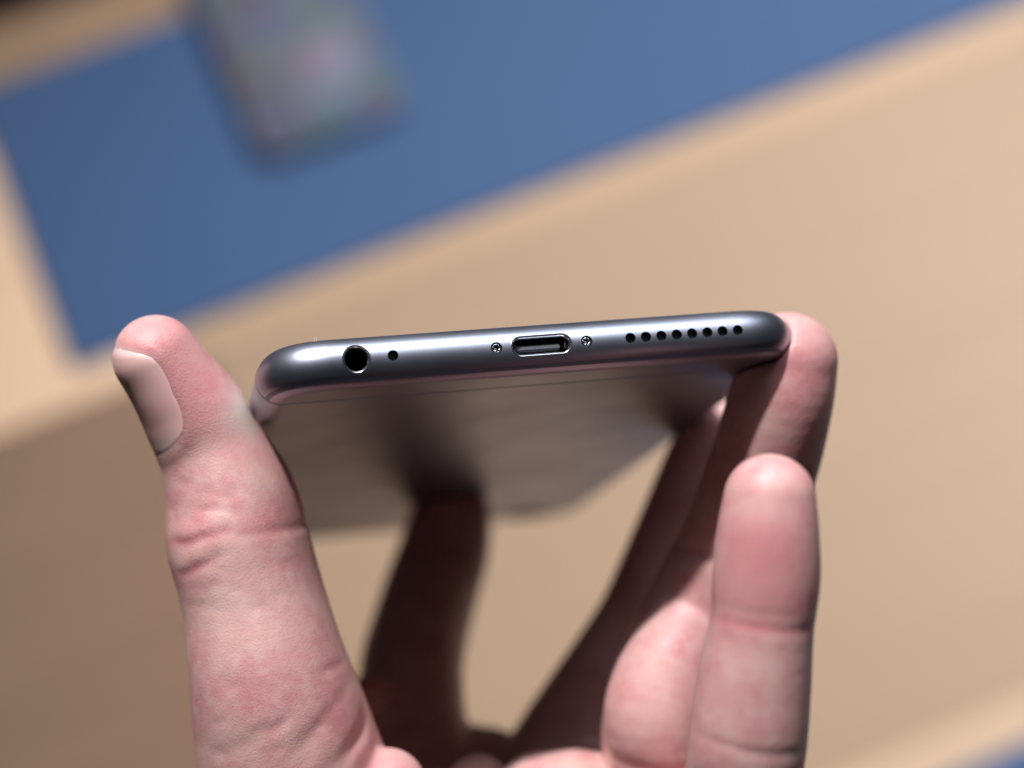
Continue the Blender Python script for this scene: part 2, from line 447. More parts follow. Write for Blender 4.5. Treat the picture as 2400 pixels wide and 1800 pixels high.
# antenna bands: one follows the rounded edge, one runs straight across the back, both meet on the side rails
TB = 10.4
def strip(name, rows):
    n = len(rows[0]); Vv = np.concatenate(rows); Ff = []
    for k in range(len(rows) - 1):
        for i in range(n - 1): Ff.append((k * n + i, k * n + i + 1, (k + 1) * n + i + 1, (k + 1) * n + i))
    return link_mesh(name, mesh_from(name, Vv * .001, Ff), M_BAND, phone)
order = np.concatenate([np.arange(NO)])
left = [i for i in range(NO) if OP[i, 0] < -W2 + CR + .001 and OP[i, 1] < TB and OP[i, 1] > 0 or (OP[i, 0] <= -(W2 - CR) and OP[i, 1] == 0)]
left = sorted(left, key=lambda i: -OP[i, 1])
right = [i for i in range(NO) if OP[i, 0] > W2 - CR - .001 and OP[i, 1] < TB and OP[i, 1] > 0]
right = sorted(right, key=lambda i: OP[i, 1])
midd = [i for i in range(NO) if OP[i, 1] == 0.0 and abs(OP[i, 0]) < W2 - CR - .001]
midd = sorted(midd, key=lambda i: OP[i, 0])
path = np.array(left + midd + right)
strip('antenna_band', [surf(math.radians(a), 0.018, path) for a in (-57, -54, -51, -48, -45.5)])
xs = np.linspace(-(W2 - RR), W2 - RR, 60)
hb = -(RR + 0.016)
cross = [np.c_[xs, np.full(60, TB + o), np.full(60, hb)] for o in (-0.45, 0.0, 0.45)]
strip('antenna_band', cross)
for sg in (-1, 1):
    tt = np.radians(np.linspace(-90, 62, 32)); rws = []
    for o in (-0.45, 0.0, 0.45):
        rws.append(np.array([(sg * (W2 - RR + (RR + 0.016) * math.cos(a)), TB + o, (RR + 0.016) * math.sin(a)) for a in tt]))
    strip('antenna_band', rws)

def edge_t(h): return RR - math.sqrt(max(0, RR * RR - h * h))     # depth of the bottom face at height h
def rim(name, s, r0, r1, dep, mat, parent, sx=0.0, seg=64, d0=-0.02):
    """chamfer ring lying on the curved bottom face between radii r0 (outer) and r1 (inner)"""
    Vv = []; Ff = []; prof = [(r0 + .03, d0 + .03), (r0, d0), (r0 * .6 + r1 * .4, dep * .28), (r1, dep), (r1, dep + 1.6)]
    for r, d in prof:
        for k in range(seg):
            a = 2 * math.pi * k / seg
            x = r * math.cos(a) + (sx if math.cos(a) >= 0 else -sx); h = r * math.sin(a)
            Vv.append((s + x, edge_t(r0 * math.sin(a)) + d, h))
    for k in range(len(prof) - 1):
        for i in range(seg):
            j = (i + 1) % seg; Ff.append((k * seg + i, (k + 1) * seg + i, (k + 1) * seg + j, k * seg + j))
    return link_mesh(name, mesh_from(name, np.array(Vv) * .001, Ff), mat, parent)
def disc(name, s, r, t, mat, parent, sx=0.0, seg=40, dome=0.0):
    Vv = [(s, t - dome, 0)]; Ff = []
    for q in (0.5, 1.0):
        for k in range(seg):
            a = 2 * math.pi * k / seg; x = q * r * math.cos(a) + (sx if math.cos(a) >= 0 else -sx)
            Vv.append((s + x, t - dome * (1 - q * q), q * r * math.sin(a)))
    for k in range(seg):
        j = (k + 1) % seg; Ff.append((0, 1 + j, 1 + k)); Ff.append((1 + k, 1 + j, 1 + seg + j, 1 + seg + k))
    return link_mesh(name, mesh_from(name, np.array(Vv) * .001, Ff), mat, parent)
def tube(name, s, r, t0, t1, mat, parent, sx=0.0, seg=48):
    Vv = []; Ff = []
    for t in (t0, t1):
        for k in range(seg):
            a = 2 * math.pi * k / seg; Vv.append((s + r * math.cos(a) + (sx if math.cos(a) >= 0 else -sx), t, r * math.sin(a)))
    for i in range(seg):
        j = (i + 1) % seg; Ff.append((i, seg + i, seg + j, j))
    Ff.append(tuple(seg + i for i in range(seg)))
    return link_mesh(name, mesh_from(name, np.array(Vv) * .001, Ff), mat, parent)

# headphone socket
jack = tube('headphone_socket', JACK, 1.67, 0.75, 14.0, M_BLACK, phone)
rim('socket_rim', JACK, 1.97, 1.66, 0.17, M_RIM, jack)
for a, t in ((-12, 1.3), (-38, 2.6), (-52, 3.4)):
    ca, sa = math.cos(math.radians(a)), math.sin(math.radians(a))
    c0 = np.array([JACK + 1.66 * ca, t, 1.66 * sa]); bm = bmesh.new()
    bmesh.ops.create_uvsphere(bm, u_segments=12, v_segments=8, radius=1.0)
    for v in bm.verts:
        v.co = Vector((c0 + np.array([v.co.x * .12, v.co.y * .45, v.co.z * .18])) * .001)
    me = bpy.data.meshes.new('spring_contact'); bm.to_mesh(me); bm.free()
    me.polygons.foreach_set('use_smooth', [True] * len(me.polygons)); link_mesh('spring_contact', me, M_CHROME, jack)
# microphone and loudspeaker openings: woven mesh set inside each hole
def mesh_disc(name, s, r, t):
    o = disc(name, s, r, t, M_GRILLE, phone)
    bm = bmesh.new()
    for k in range(-2, 3):
        y = k * r * 0.36; hw = math.sqrt(max(0, r * r - y * y)) * .98
        for (x0, x1, z0, z1) in ((-hw, hw, y - .035, y + .035), (y - .035, y + .035, -hw, hw)):
            q = [bm.verts.new(((s + x) * .001, (t - .04 - (.015 if abs(x0) > .1 and x0 == -hw else 0)) * .001, z * .001)) for x, z in ((x0, z0), (x1, z0), (x1, z1), (x0, z1))]
            bm.faces.new(q)
    me = bpy.data.meshes.new('wire_mesh'); bm.to_mesh(me); bm.free(); link_mesh('wire_mesh', me, M_RIM, o)
mesh_disc('microphone_opening', MIC, 0.735, 1.5)
for s in SPK: mesh_disc('speaker_opening', s, 0.74, 1.15)
# pentalobe screws
for s in SCREWS:
    Vv = []; Ff = []; seg = 60
    prof = [(0.77, 0.62, 0), (0.72, 0.40, 0), (0.58, 0.28, 0), (0.44, 0.25, 1), (0.40, 0.30, 1), (0.36, 0.62, 1)]
    for r, t, lobe in prof:
        for k in range(seg):
            a = 2 * math.pi * k / seg; rr = r * (1 + (0.20 * math.cos(5 * a) if lobe else 0))
            Vv.append((s + rr * math.cos(a), t, rr * math.sin(a)))
    for k in range(len(prof) - 1):
        for i in range(seg):
            j = (i + 1) % seg; Ff.append((k * seg + i, (k + 1) * seg + i, (k + 1) * seg + j, k * seg + j))
    Ff.append(tuple((len(prof) - 1) * seg + i for i in range(seg)))
    link_mesh('screw', mesh_from('screw', np.array(Vv) * .001, Ff), M_CHROME, phone)
# charging port
port = tube('charging_port', 0.0, 1.14, 0.55, 6.4, M_BLACK, phone, 4.05 - 1.14)
rim('port_rim', 0.0, 1.455, 1.13, 0.22, M_RIM, port, 4.33 - 1.455)
bm = bmesh.new(); bmesh.ops.create_cube(bm, size=1.0)
for v in bm.verts: v.co = Vector((v.co.x * 6.3 - .3, 3.1 + v.co.y * 3.4, v.co.z * 0.75 - 0.05)) * .001
bmesh.ops.bevel(bm, geom=bm.edges[:], offset=.00012, segments=2, affect='EDGES')
me = bpy.data.meshes.new('port_contact_block'); bm.to_mesh(me); bm.free(); link_mesh('port_contact_block', me, M_TONGUE, port)
for sg in (-1, 1):
    bm = bmesh.new(); bmesh.ops.create_cube(bm, size=1.0)
    for v in bm.verts: v.co = Vector((v.co.x * .35 + sg * 3.55, 1.9 + v.co.y * 1.6, v.co.z * 1.1)) * .001
    bmesh.ops.bevel(bm, geom=bm.edges[:], offset=.00014, segments=2, affect='EDGES')
    me = bpy.data.meshes.new('side_latch'); bm.to_mesh(me); bm.free(); link_mesh('side_latch', me, M_CHROME, port)
# rear camera near the far end of the back, side buttons
def plan_disc(name, cs, ct, r, h0, h1, mat, parent):
    Vv = []; Ff = []; seg = 40; prof = [(r, h0), (r, h1 + .15), (r - .15, h1), (r - .6, h1)]
    for rr, h in prof:
        for k in range(seg):
            a = 2 * math.pi * k / seg; Vv.append((cs + rr * math.cos(a), ct + rr * math.sin(a), h))
    for k in range(len(prof) - 1):
        for i in range(seg):
            j = (i + 1) % seg; Ff.append((k * seg + i, (k + 1) * seg + i, (k + 1) * seg + j, k * seg + j))
    Ff.append(tuple((len(prof) - 1) * seg + i for i in range(seg)))
    return link_mesh(name, mesh_from(name, np.array(Vv) * .001, Ff, False), mat, parent)
rc = plan_disc('rear_camera', 26.5, 148.5, 4.2, -RR + .05, -RR - .75, M_RIM, phone)
plan_disc('lens_window', 26.5, 148.5, 3.3, -RR - .70, -RR - .78, M_LENS, rc)
plan_disc('flash', 18.3, 148.5, 2.1, -RR + .05, -RR - .03, simple('flash_diffuser', (.6, .55, .4), .4), phone)
for s, t0, t1 in ((-1, 108, 119), (-1, 93, 104), (1, 108, 118.5)):
    bm = bmesh.new(); bmesh.ops.create_cube(bm, size=1.0)
    for v in bm.verts: v.co = Vector((s * (W2 + .1) + v.co.x * .7, (t0 + t1) / 2 + v.co.y * (t1 - t0), v.co.z * 2.2)) * .001
    bmesh.ops.bevel(bm, geom=bm.edges[:], offset=.00025, segments=3, affect='EDGES')
    me = bpy.data.meshes.new('side_button'); bm.to_mesh(me); bm.free(); link_mesh('side_button', me, M_ALU, phone)

# ------------------------------------------------------------------ the hand (one continuous surface grown from a distance field)
VOX = 0.5
lo = np.array([-62.0, -176.0, -424.0]); hi = np.array([56.0, 13.0, -236.0])
dims = np.ceil((hi - lo) / VOX).astype(int) + 1
gx, gy, gz = [lo[i] + VOX * np.arange(dims[i], dtype=np.float32) for i in range(3)]
FIELD = np.full(dims, 25.0, np.float32)
def catmull(P, n):
    P = np.asarray(P, float); Q = np.vstack([2 * P[0] - P[1], P, 2 * P[-1] - P[-2]]); out = []
    for i in range(1, len(Q) - 2):
        for t in np.linspace(0, 1, n, endpoint=False):
            a, b, c, d = Q[i - 1], Q[i], Q[i + 1], Q[i + 2]
            out.append(0.5 * ((2 * b) + (c - a) * t + (2 * a - 5 * b + 4 * c - d) * t * t + (3 * b - a - 3 * c + d) * t ** 3))
    out.append(Q[-2]); return np.array(out)
def chain(pts, n=4):                # list of (px, py, depth, radius) -> camera space
    return catmull([np.r_[px(p[0], p[1], p[2]), p[3]] for p in pts], n)
def window(mn, mx, pad):
    i0 = np.clip(np.floor((mn - pad - lo) / VOX).astype(int), 0, dims - 1)
    i1 = np.clip(np.ceil((mx + pad - lo) / VOX).astype(int) + 1, 1, dims)
    return tuple(slice(a, b) for a, b in zip(i0, i1))
def add_chain(F, C, zs=1.0, pad=9.0):
    for a, b in zip(C[:-1], C[1:]):
        r = max(a[3], b[3])
        w = window(np.minimum(a[:3], b[:3]) - r * max(1, zs), np.maximum(a[:3], b[:3]) + r * max(1, zs), pad)
        X = gx[w[0]][:, None, None]; Y = gy[w[1]][None, :, None]; Z = gz[w[2]][None, None, :]
        if X.size == 0 or Y.size == 0 or Z.size == 0: continue
        ba = b[:3] - a[:3]; L2 = float(ba @ ba) + 1e-9
        dx, dy, dz = X - np.float32(a[0]), Y - np.float32(a[1]), Z - np.float32(a[2])
        h = np.clip((dx * np.float32(ba[0]) + dy * np.float32(ba[1]) + dz * np.float32(ba[2])) / np.float32(L2), 0, 1)
        ex, ey, ez = dx - h * np.float32(ba[0]), dy - h * np.float32(ba[1]), (dz - h * np.float32(ba[2])) / np.float32(zs)
        d = np.sqrt(ex * ex + ey * ey + ez * ez) - (np.float32(a[3]) + h * np.float32(b[3] - a[3]))
        F[w] = np.minimum(F[w], d)
def merge(H, F, k):
    """polynomial smooth union with a blend width that may vary along y"""
    h = np.clip(0.5 + 0.5 * (F - H) / k, 0, 1)
    return F * (1 - h) + H * h - k * h * (1 - h)
kY = np.interp(gy, [-95, -82, -66, -50], [11.0, 8.0, 1.5, 0.7]).astype(np.float32)[None, :, None]

THUMB = [(366, 838, 275, 6.12), (412, 903, 276.5, 6.5), (456, 972, 278.5, 7.4), (500, 1062, 280, 7.85), (543, 1175, 281, 9.55), (556, 1260, 281, 10.3),
         (579, 1345, 281, 10.3), (600, 1430, 281, 10.5), (627, 1560, 281, 11.4), (655, 1680, 283, 12.7), (690, 1820, 287, 14.0), (760, 2030, 300, 15.5), (890, 2300, 330, 17.0)]
PINKY = [(1804, 1172, 247, 5.95), (1800, 1250, 247, 6.55), (1796, 1350, 247.5, 6.95), (1785, 1470, 248, 6.75), (1768, 1600, 249, 7.35), (1755, 1720, 250, 7.65), (1745, 1800, 252, 7.7), (1722, 1960, 262, 8.7), (1660, 2180, 288, 10.5)]
RING = [(1846, 848, 283.5, 7.37), (1828, 945, 284.5, 7.8), (1785, 1105, 289, 8.2), (1716, 1290, 295, 8.5), (1640, 1450, 298, 9.1), (1575, 1610, 298, 9.6), (1550, 1715, 298, 9.3), (1545, 1830, 300, 9.2), (1500, 2020, 309, 11.5)]
MIDDLE = [(1706, 985, 328, 7.2), (1664, 1095, 331, 8.0), (1616, 1221, 334, 8.4), (1563, 1350, 336, 8.6), (1512, 1470, 338, 9.0), (1436, 1585, 338, 9.0), (1345, 1730, 337, 9.6), (1275, 1900, 334, 12.0)]
INDEX = [(1056, 1212, 378, 8.0), (1042, 1288, 375, 8.8), (1014, 1375, 370, 9.1), (988, 1462, 362, 9.2), (966, 1560, 353, 9.5), (966, 1680, 345, 9.7), (978, 1800, 340, 11.0), (990, 1930, 335, 13.0)]
fields = {}
for nm, pts, zs in (('thumb', THUMB, 1.18), ('pinky', PINKY, 1.0), ('ring', RING, 1.0), ('middle', MIDDLE, 1.0), ('index', INDEX, 1.0)):
    f_ = np.full(dims, 25.0, np.float32); add_chain(f_, chain(pts, 8 if nm == 'thumb' else 5), zs); fields[nm] = f_
add_chain(fields['ring'], chain([(1612, 1480, 294.5, 7.0), (1566, 1575, 293, 7.7), (1538, 1668, 292, 8.0), (1540, 1745, 292.5, 7.5)], 4))      # pad of the ring finger
palm = np.full(dims, 25.0, np.float32)
WR = np.array([6.0, -150.0, -388.0])
def cam_chain(L, n=3): return catmull(np.array(L, float), n)
mc = {k: px(p[-1][0], p[-1][1], p[-1][2]) for k, p in (('t', THUMB), ('p', PINKY), ('r', RING), ('m', MIDDLE), ('i', INDEX))}
for k, r0, off in (('p', 10.5, (16, 0, 6)), ('r', 12, (7, 0, -4)), ('m', 12.5, (-3, 0, -10)), ('i', 12.5, (-12, 0, -12))):
    e = WR + np.array(off); mid_ = (mc[k] + e) / 2
    add_chain(palm, cam_chain([[*mc[k], r0], [*mid_, r0 + 2.5], [*e, 15]]))
add_chain(palm, cam_chain([[*mc['t'], 18.0], [*((mc['t'] + WR) / 2 + np.array([-2, 0, 0])), 18], [*(WR + np.array([-8, 0, 0])), 16]]))
add_chain(palm, cam_chain([[*px(700, 1960, 284), 13], [*px(800, 1990, 296), 11], [*px(900, 1990, 316), 11], [*mc['i'], 12]]))        # web of the thumb
add_chain(palm, cam_chain([[*px(905, 1848, 283), 6.0], [*px(872, 1930, 285), 9.5], [*px(850, 2080, 304), 12]]))                    # fold beside the thumb
add_chain(palm, cam_chain([[*px(1120, 1850, 304), 5.4], [*px(1165, 1990, 322), 9.5], [*px(1170, 2150, 340), 13]]))                  # pads of the palm
add_chain(palm, cam_chain([[*px(1275, 1900, 301), 9.2], [*px(1375, 1898, 301), 9.2], [*px(1460, 1990, 318), 11]]))
add_chain(palm, cam_chain([[*px(872, 1622, 338), 3.6], [*px(890, 1668, 341), 6.0], [*px(930, 1760, 340), 8.0]]))
add_chain(palm, cam_chain([[*px(1000, 1860, 342), 10], [*px(1110, 1800, 342), 7.6], [*px(1205, 1826, 340), 7.6], [*px(1300, 1880, 338), 10]]))                  # web index to middle
add_chain(palm, cam_chain([[*px(1330, 1860, 333), 9.5], [*px(1430, 1900, 318), 9.5], [*px(1530, 1990, 306), 11]]))
add_chain(palm, cam_chain([[*px(1560, 2000, 300), 9.5], [*px(1640, 2060, 285), 9.5], [*px(1690, 2100, 270), 9]]))
add_chain(palm, cam_chain([[*(WR + np.array([-10, 4, 2])), 15], [*(WR + np.array([14, 2, -2])), 15]]))
add_chain(palm, cam_chain([[*WR, 19], [*(WR + np.array([4, -45, 20])), 22]]))
H = palm
for nm in ('index', 'middle', 'ring', 'pinky', 'thumb'):
    H = merge(H, fields[nm], kY)

def field_at(p):
    q = (np.asarray(p) - lo) / VOX; i = np.clip(np.floor(q).astype(int), 0, dims - 2); f = q - i
    v = 0.0
    for a in (0, 1):
        for b in (0, 1):
            for c in (0, 1):
                v += H[i[0] + a, i[1] + b, i[2] + c] * (f[0] if a else 1 - f[0]) * (f[1] if b else 1 - f[1]) * (f[2] if c else 1 - f[2])
    return v

# creases: grooves pressed into the side that faces the camera (pixel polyline, depth of surface, width, depth)
def groove(line, zc, w, dep, zr=9.0, sign=1.0):
    P = catmull([np.r_[px(x, y, zc)[:2], k] for x, y, k in line], 6)
    mn = np.r_[P[:, :2].min(0), -zc - zr]; mx = np.r_[P[:, :2].max(0), -zc + zr]
    s = window(mn, mx, 3 * w); X = gx[s[0]][:, None]; Y = gy[s[1]][None, :]
    D = np.full((X.size, Y.size), 99.0, np.float32); A = np.zeros_like(D)
    for a, b in zip(P[:-1], P[1:]):
        ba = b[:2] - a[:2]; h = np.clip(((X - a[0]) * ba[0] + (Y - a[1]) * ba[1]) / (ba @ ba + 1e-9), 0, 1)
        d = np.hypot(X - a[0] - h * ba[0], Y - a[1] - h * ba[1]); m = d < D
        D = np.where(m, d, D); A = np.where(m, a[2] + h * (b[2] - a[2]), A)
    Zw = np.clip((zr - np.abs(gz[s[2]] + zc)) / 3.0, 0, 1)
    H[s] += (sign * dep * A * np.exp(-(D / w) ** 2))[:, :, None].astype(np.float32) * Zw[None, None, :].astype(np.float32)
ZT = 271.0
groove([(386, 1262, .0), (410, 1272, .5), (445, 1270, .9), (490, 1256, .8), (530, 1243, .5), (570, 1238, 0)], ZT, 0.62, 0.30)
groove([(384, 1248, 0), (420, 1258, .8), (460, 1252, .9), (510, 1236, .3)], ZT, 1.1, 0.14, sign=-1)
groove([(405, 1342, .1), (425, 1348, .5), (460, 1332, .9), (505, 1308, .8), (555, 1285, 0)], ZT, 0.62, 0.30)
groove([(400, 1320, .3), (430, 1326, .9), (470, 1308, .7), (510, 1286, 0)], ZT, 1.2, 0.12, sign=-1)
groove([(440, 1190, 0), (470, 1195, .7), (520, 1192, .7), (575, 1200, 0)], ZT, 0.6, 0.20)
groove([(450, 1165, 0), (500, 1160, .7), (560, 1170, 0)], ZT, 0.6, 0.15)
groove([(560, 1255, 0), (620, 1243, .6), (680, 1240, .9), (728, 1236, .7)], ZT + 4, 0.6, 0.22, 12)
groove([(420, 1425, .2), (470, 1420, .6), (540, 1395, 0)], ZT, 0.6, 0.16)
groove([(660, 1130, 0), (695, 1140, .8), (722, 1150, .7)], ZT + 6, 0.6, 0.16, 12)
for k in range(26):                 # short fine wrinkles across the knuckle
    x0 = random.uniform(400, 660); y0 = random.uniform(1120, 1460); ln0 = random.uniform(25, 70); tl = random.uniform(-22, 2)
    groove([(x0, y0, 0), (x0 + ln0 / 2, y0 + tl / 2 - 3, 1), (x0 + ln0, y0 + tl, 0)], ZT, 0.42, random.uniform(0.05, 0.13))
for k in range(14):                 # and across the base of the thumb
    x0 = random.uniform(480, 760); y0 = random.uniform(1560, 1790); ln0 = random.uniform(30, 80); tl = random.uniform(-50, -15)
    groove([(x0, y0, 0), (x0 + ln0 / 2, y0 + tl / 2 + 4, 1), (x0 + ln0, y0 + tl, 0)], ZT, 0.5, random.uniform(0.05, 0.12))
for k in range(10):                 # long fine lines along the thumb
    x0 = 520 + 22 * k + random.uniform(-6, 6)
    groove([(x0 - 8, 1270 + random.uniform(0, 60), 0), (x0 + 14, 1350, .8), (x0 + 36, 1430 + random.uniform(0, 80), 0)], ZT, 0.5, 0.10)
for x0, y0, x1, y1, d in ((830, 1580, 700, 1740, .25), (850, 1660, 800, 1800, .8), (770, 1660, 660, 1790, .25), (700, 1640, 590, 1730, .18), (640, 1690, 520, 1760, .15), (820, 1720, 770, 1800, .35), (740, 1720, 680, 1810, .2)):
    groove([(x0, y0, 0), ((x0 + x1) / 2 + 12, (y0 + y1) / 2 + 6, 1), (x1, y1, .4)], 271, 0.9, d * 0.6, 12)
groove([(1668, 1452, .3), (1720, 1462, .8), (1790, 1474, 1), (1860, 1482, 1), (1918, 1480, .8)], 241.5, 0.5, 0.19, 8)
groove([(1640, 1735, .3), (1700, 1748, .8), (1780, 1768, 1), (1890, 1775, .8)], 242.5, 0.5, 0.19, 8)
groove([(1680, 1428, .3), (1760, 1440, .6), (1850, 1452, .3)], 241.5, 0.9, 0.2, 8)
groove([(1420, 1775, .5), (1480, 1790, 1), (1600, 1800, .8)], 290, 1.2, 0.6, 8)
groove([(1560, 1290, .4), (1650, 1300, 1), (1740, 1330, .6)], 289, 1.2, 0.5, 8)
groove([(1740, 1085, .4), (1800, 1105, 1), (1880, 1120, .8)], 285, 1.0, 0.4, 8)

# bed of the thumb nail, set in a raised fold
TCH = chain(THUMB, 8)
TAX = np.array([TCH[min(i + 5, len(TCH) - 1)][:3] - TCH[max(i - 5, 0)][:3] for i in range(len(TCH))]); TAX /= np.linalg.norm(TAX, axis=1)[:, None]
def thumb_frame(u):                 # u in pixels of image height
    ys = np.array([900 - c[1] / -c[2] * FPX for c in TCH]); i = np.clip(np.searchsorted(ys, u), 1, len(ys) - 1)
    f = (u - ys[i - 1]) / (ys[i] - ys[i - 1]); c = TCH[i - 1] * (1 - f) + TCH[i] * f
    ax = TAX[i - 1] * (1 - f) + TAX[i] * f; ax /= np.linalg.norm(ax)
    fr = np.array([0, 0, 1.0]); fr -= ax * (fr @ ax); fr /= np.linalg.norm(fr)
    lf = np.cross(fr, ax); lf *= np.sign(-lf[0]); return c, fr, lf
def hit(c, d):
    a, b = 0.0, 16.0
    for _ in range(26):
        m = (a + b) / 2
        if field_at(c[:3] + d * m) > 0: b = m
        else: a = m
    return a
NA, NB = 26, 40
U0, U1 = 772.0, 1004.0              # free edge .. cuticle
nail_uv = []
nail_pts = np.zeros((NA + 1, NB + 1, 3)); nail_c = np.zeros_like(nail_pts); nail_dir = np.zeros_like(nail_pts); nail_e = np.zeros((NA + 1, NB + 1))
for i in range(NA + 1):
    for j in range(NB + 1):
        a, b = -1 + 2 * i / NA, -1 + 2 * j / NB
        # square to rounded shape
        aa = a * math.sqrt(1 - (0.46 if b > 0 else 0.62) * b * b); bb = b * math.sqrt(1 - 0.32 * a * a)
        u = (U0 + U1) / 2 + aa * (U1 - U0) / 2
        wid = 1.0 - 0.10 * max(0, -aa) if b > 0 else 1.0 + 0.42 * max(0, -aa)
        phi = math.radians(62 + 64 * bb * wid)        # 0 faces the camera, 90 faces image left
        c, fr, lf = thumb_frame(u)
        d = fr * math.cos(phi) + lf * math.sin(phi)
        r = hit(c, d)
        nail_c[i, j] = c[:3]; nail_dir[i, j] = d; nail_e[i, j] = max(abs(a), abs(b)); nail_pts[i, j] = c[:3] + d * r
        nail_uv.append((a, b))
def sphere_line(L, w, dep):
    w_ = window(L.min(0), L.max(0), 3 * w)
    X = gx[w_[0]][:, None, None]; Y = gy[w_[1]][None, :, None]; Z = gz[w_[2]][None, None, :]
    D = np.full((X.size, Y.size, Z.size), 99.0, np.float32)
    for p in L: D = np.minimum(D, (X - np.float32(p[0])) ** 2 + (Y - np.float32(p[1])) ** 2 + (Z - np.float32(p[2])) ** 2)
    H[w_] += (dep * np.exp(-D / (w * w))).astype(np.float32)
ring_pts = np.array([nail_pts[i, 0] for i in range(NA + 1)] + [nail_pts[NA, j] for j in range(NB + 1)] + [nail_pts[i, NB] for i in range(NA + 1)])
top_pts = np.array([nail_pts[0, j] for j in range(NB + 1)])
mid_pt = nail_pts[NA // 2, NB // 2]
def outward(L, d): return L + d * (L - mid_pt) / np.linalg.norm(L - mid_pt, axis=1)[:, None]
sphere_line(outward(ring_pts, 1.0), 0.9, -0.14)               # soft fold of skin round the nail
sphere_line(outward(top_pts, 0.25), 0.55, 0.22)               # hollow under the free edge
# the phone presses into the finger pads
w_ = tuple(slice(0, d) for d in dims)
for sx0 in range(0, dims[0], 24):
    s_ = slice(sx0, min(sx0 + 24, dims[0]))
    X = gx[s_][:, None, None] - np.float32(PC[0]); Y = gy[None, :, None] - np.float32(PC[1]); Z = gz[None, None, :] - np.float32(PC[2])
    ps = X * np.float32(PW[0]) + Y * np.float32(PW[1]) + Z * np.float32(PW[2])
    pt = X * np.float32(PU[0]) + Y * np.float32(PU[1]) + Z * np.float32(PU[2])
    ph = X * np.float32(PN[0]) + Y * np.float32(PN[1]) + Z * np.float32(PN[2])
    qx = np.maximum(np.abs(ps) - (W2 - CR + .2), 0); qy = np.maximum(np.abs(pt - LEN / 2) - (LEN / 2 - CR + .2), 0)
    d2 = np.maximum(np.sqrt(qx * qx + qy * qy) - (CR - RR), 0)
    dp = np.sqrt(d2 * d2 + ph * ph) - (RR + 0.12)
    A, B = H[s_], -dp
    h = np.clip(0.5 - 0.5 * (B - A) / 0.8, 0, 1)
    H[s_] = B * (1 - h) + A * h + 0.8 * h * (1 - h)

def surface_nets(F):
    nx, ny, nz = F.shape; S = F < 0
    c = [S[a:nx - 1 + a, b:ny - 1 + b, d:nz - 1 + d] for a in (0, 1) for b in (0, 1) for d in (0, 1)]
    allin = np.logical_and.reduce(c); anyin = np.logical_or.reduce(c)
    act = anyin & ~allin; del c
    idx = np.argwhere(act); n = len(idx); ID = np.full(act.shape, -1, np.int32); ID[act] = np.arange(n)
    acc = np.zeros((n, 3)); cnt = np.zeros(n)
    off = [(a, b, d) for a in (0, 1) for b in (0, 1) for d in (0, 1)]
    val = {o: F[idx[:, 0] + o[0], idx[:, 1] + o[1], idx[:, 2] + o[2]].astype(float) for o in off}
    for ax in range(3):
        for o in off:
            if o[ax]: continue
            p = list(o); p[ax] = 1; a, b = val[o], val[tuple(p)]
            m = (a < 0) != (b < 0); t = np.where(m, a / np.where(m, a - b, 1), 0)
            q = np.array(o, float)[None, :].repeat(n, 0); q[:, ax] += t
            acc[m] += q[m]; cnt[m] += 1
    Vv = idx + acc / cnt[:, None]
    Fs = []
    for ax in range(3):
        sl0 = [slice(1, -1)] * 3; sl0[ax] = slice(0, -1)
        sl1 = [slice(1, -1)] * 3; sl1[ax] = slice(1, None)
        a, b = S[tuple(sl0)], S[tuple(sl1)]
        m = np.argwhere(a != b); base = m + 1; base[:, ax] = m[:, ax]
        inside = a[m[:, 0], m[:, 1], m[:, 2]]
        u, v = (ax + 1) % 3, (ax + 2) % 3
        q = []
        for du, dv in ((-1, -1), (0, -1), (0, 0), (-1, 0)):
            p = base.copy(); p[:, u] += du; p[:, v] += dv; q.append(ID[p[:, 0], p[:, 1], p[:, 2]])
        q = np.stack(q, 1); q[~inside] = q[~inside][:, ::-1]; Fs.append(q)
    return Vv, np.concatenate(Fs)
HV, HF = surface_nets(H)
HV = lo + HV * VOX
# keep the largest connected piece
par = np.arange(len(HV))
e = np.concatenate([HF[:, [0, 1]], HF[:, [1, 2]], HF[:, [2, 3]]])
lab = np.arange(len(HV))
for _ in range(400):
    m = np.minimum(lab[e[:, 0]], lab[e[:, 1]]); old = lab.copy()
    np.minimum.at(lab, e[:, 0], m); np.minimum.at(lab, e[:, 1], m); lab = lab[lab]
    if (lab == old).all(): break
big = np.bincount(lab).argmax(); keep = lab == big
remap = np.cumsum(keep) - 1; HF = remap[HF[keep[HF[:, 0]]]]; HV = HV[keep]
# light smoothing of voxel steps
for lam in (0.5, -0.52) * 4:
    acc = np.zeros_like(HV); cnt = np.zeros(len(HV))
    for a, b in ((0, 1), (1, 2), (2, 3), (3, 0)):
        np.add.at(acc, HF[:, a], HV[HF[:, b]]); np.add.at(acc, HF[:, b], HV[HF[:, a]])
        np.add.at(cnt, HF[:, a], 1); np.add.at(cnt, HF[:, b], 1)
    HV = HV + lam * (acc / cnt[:, None] - HV)

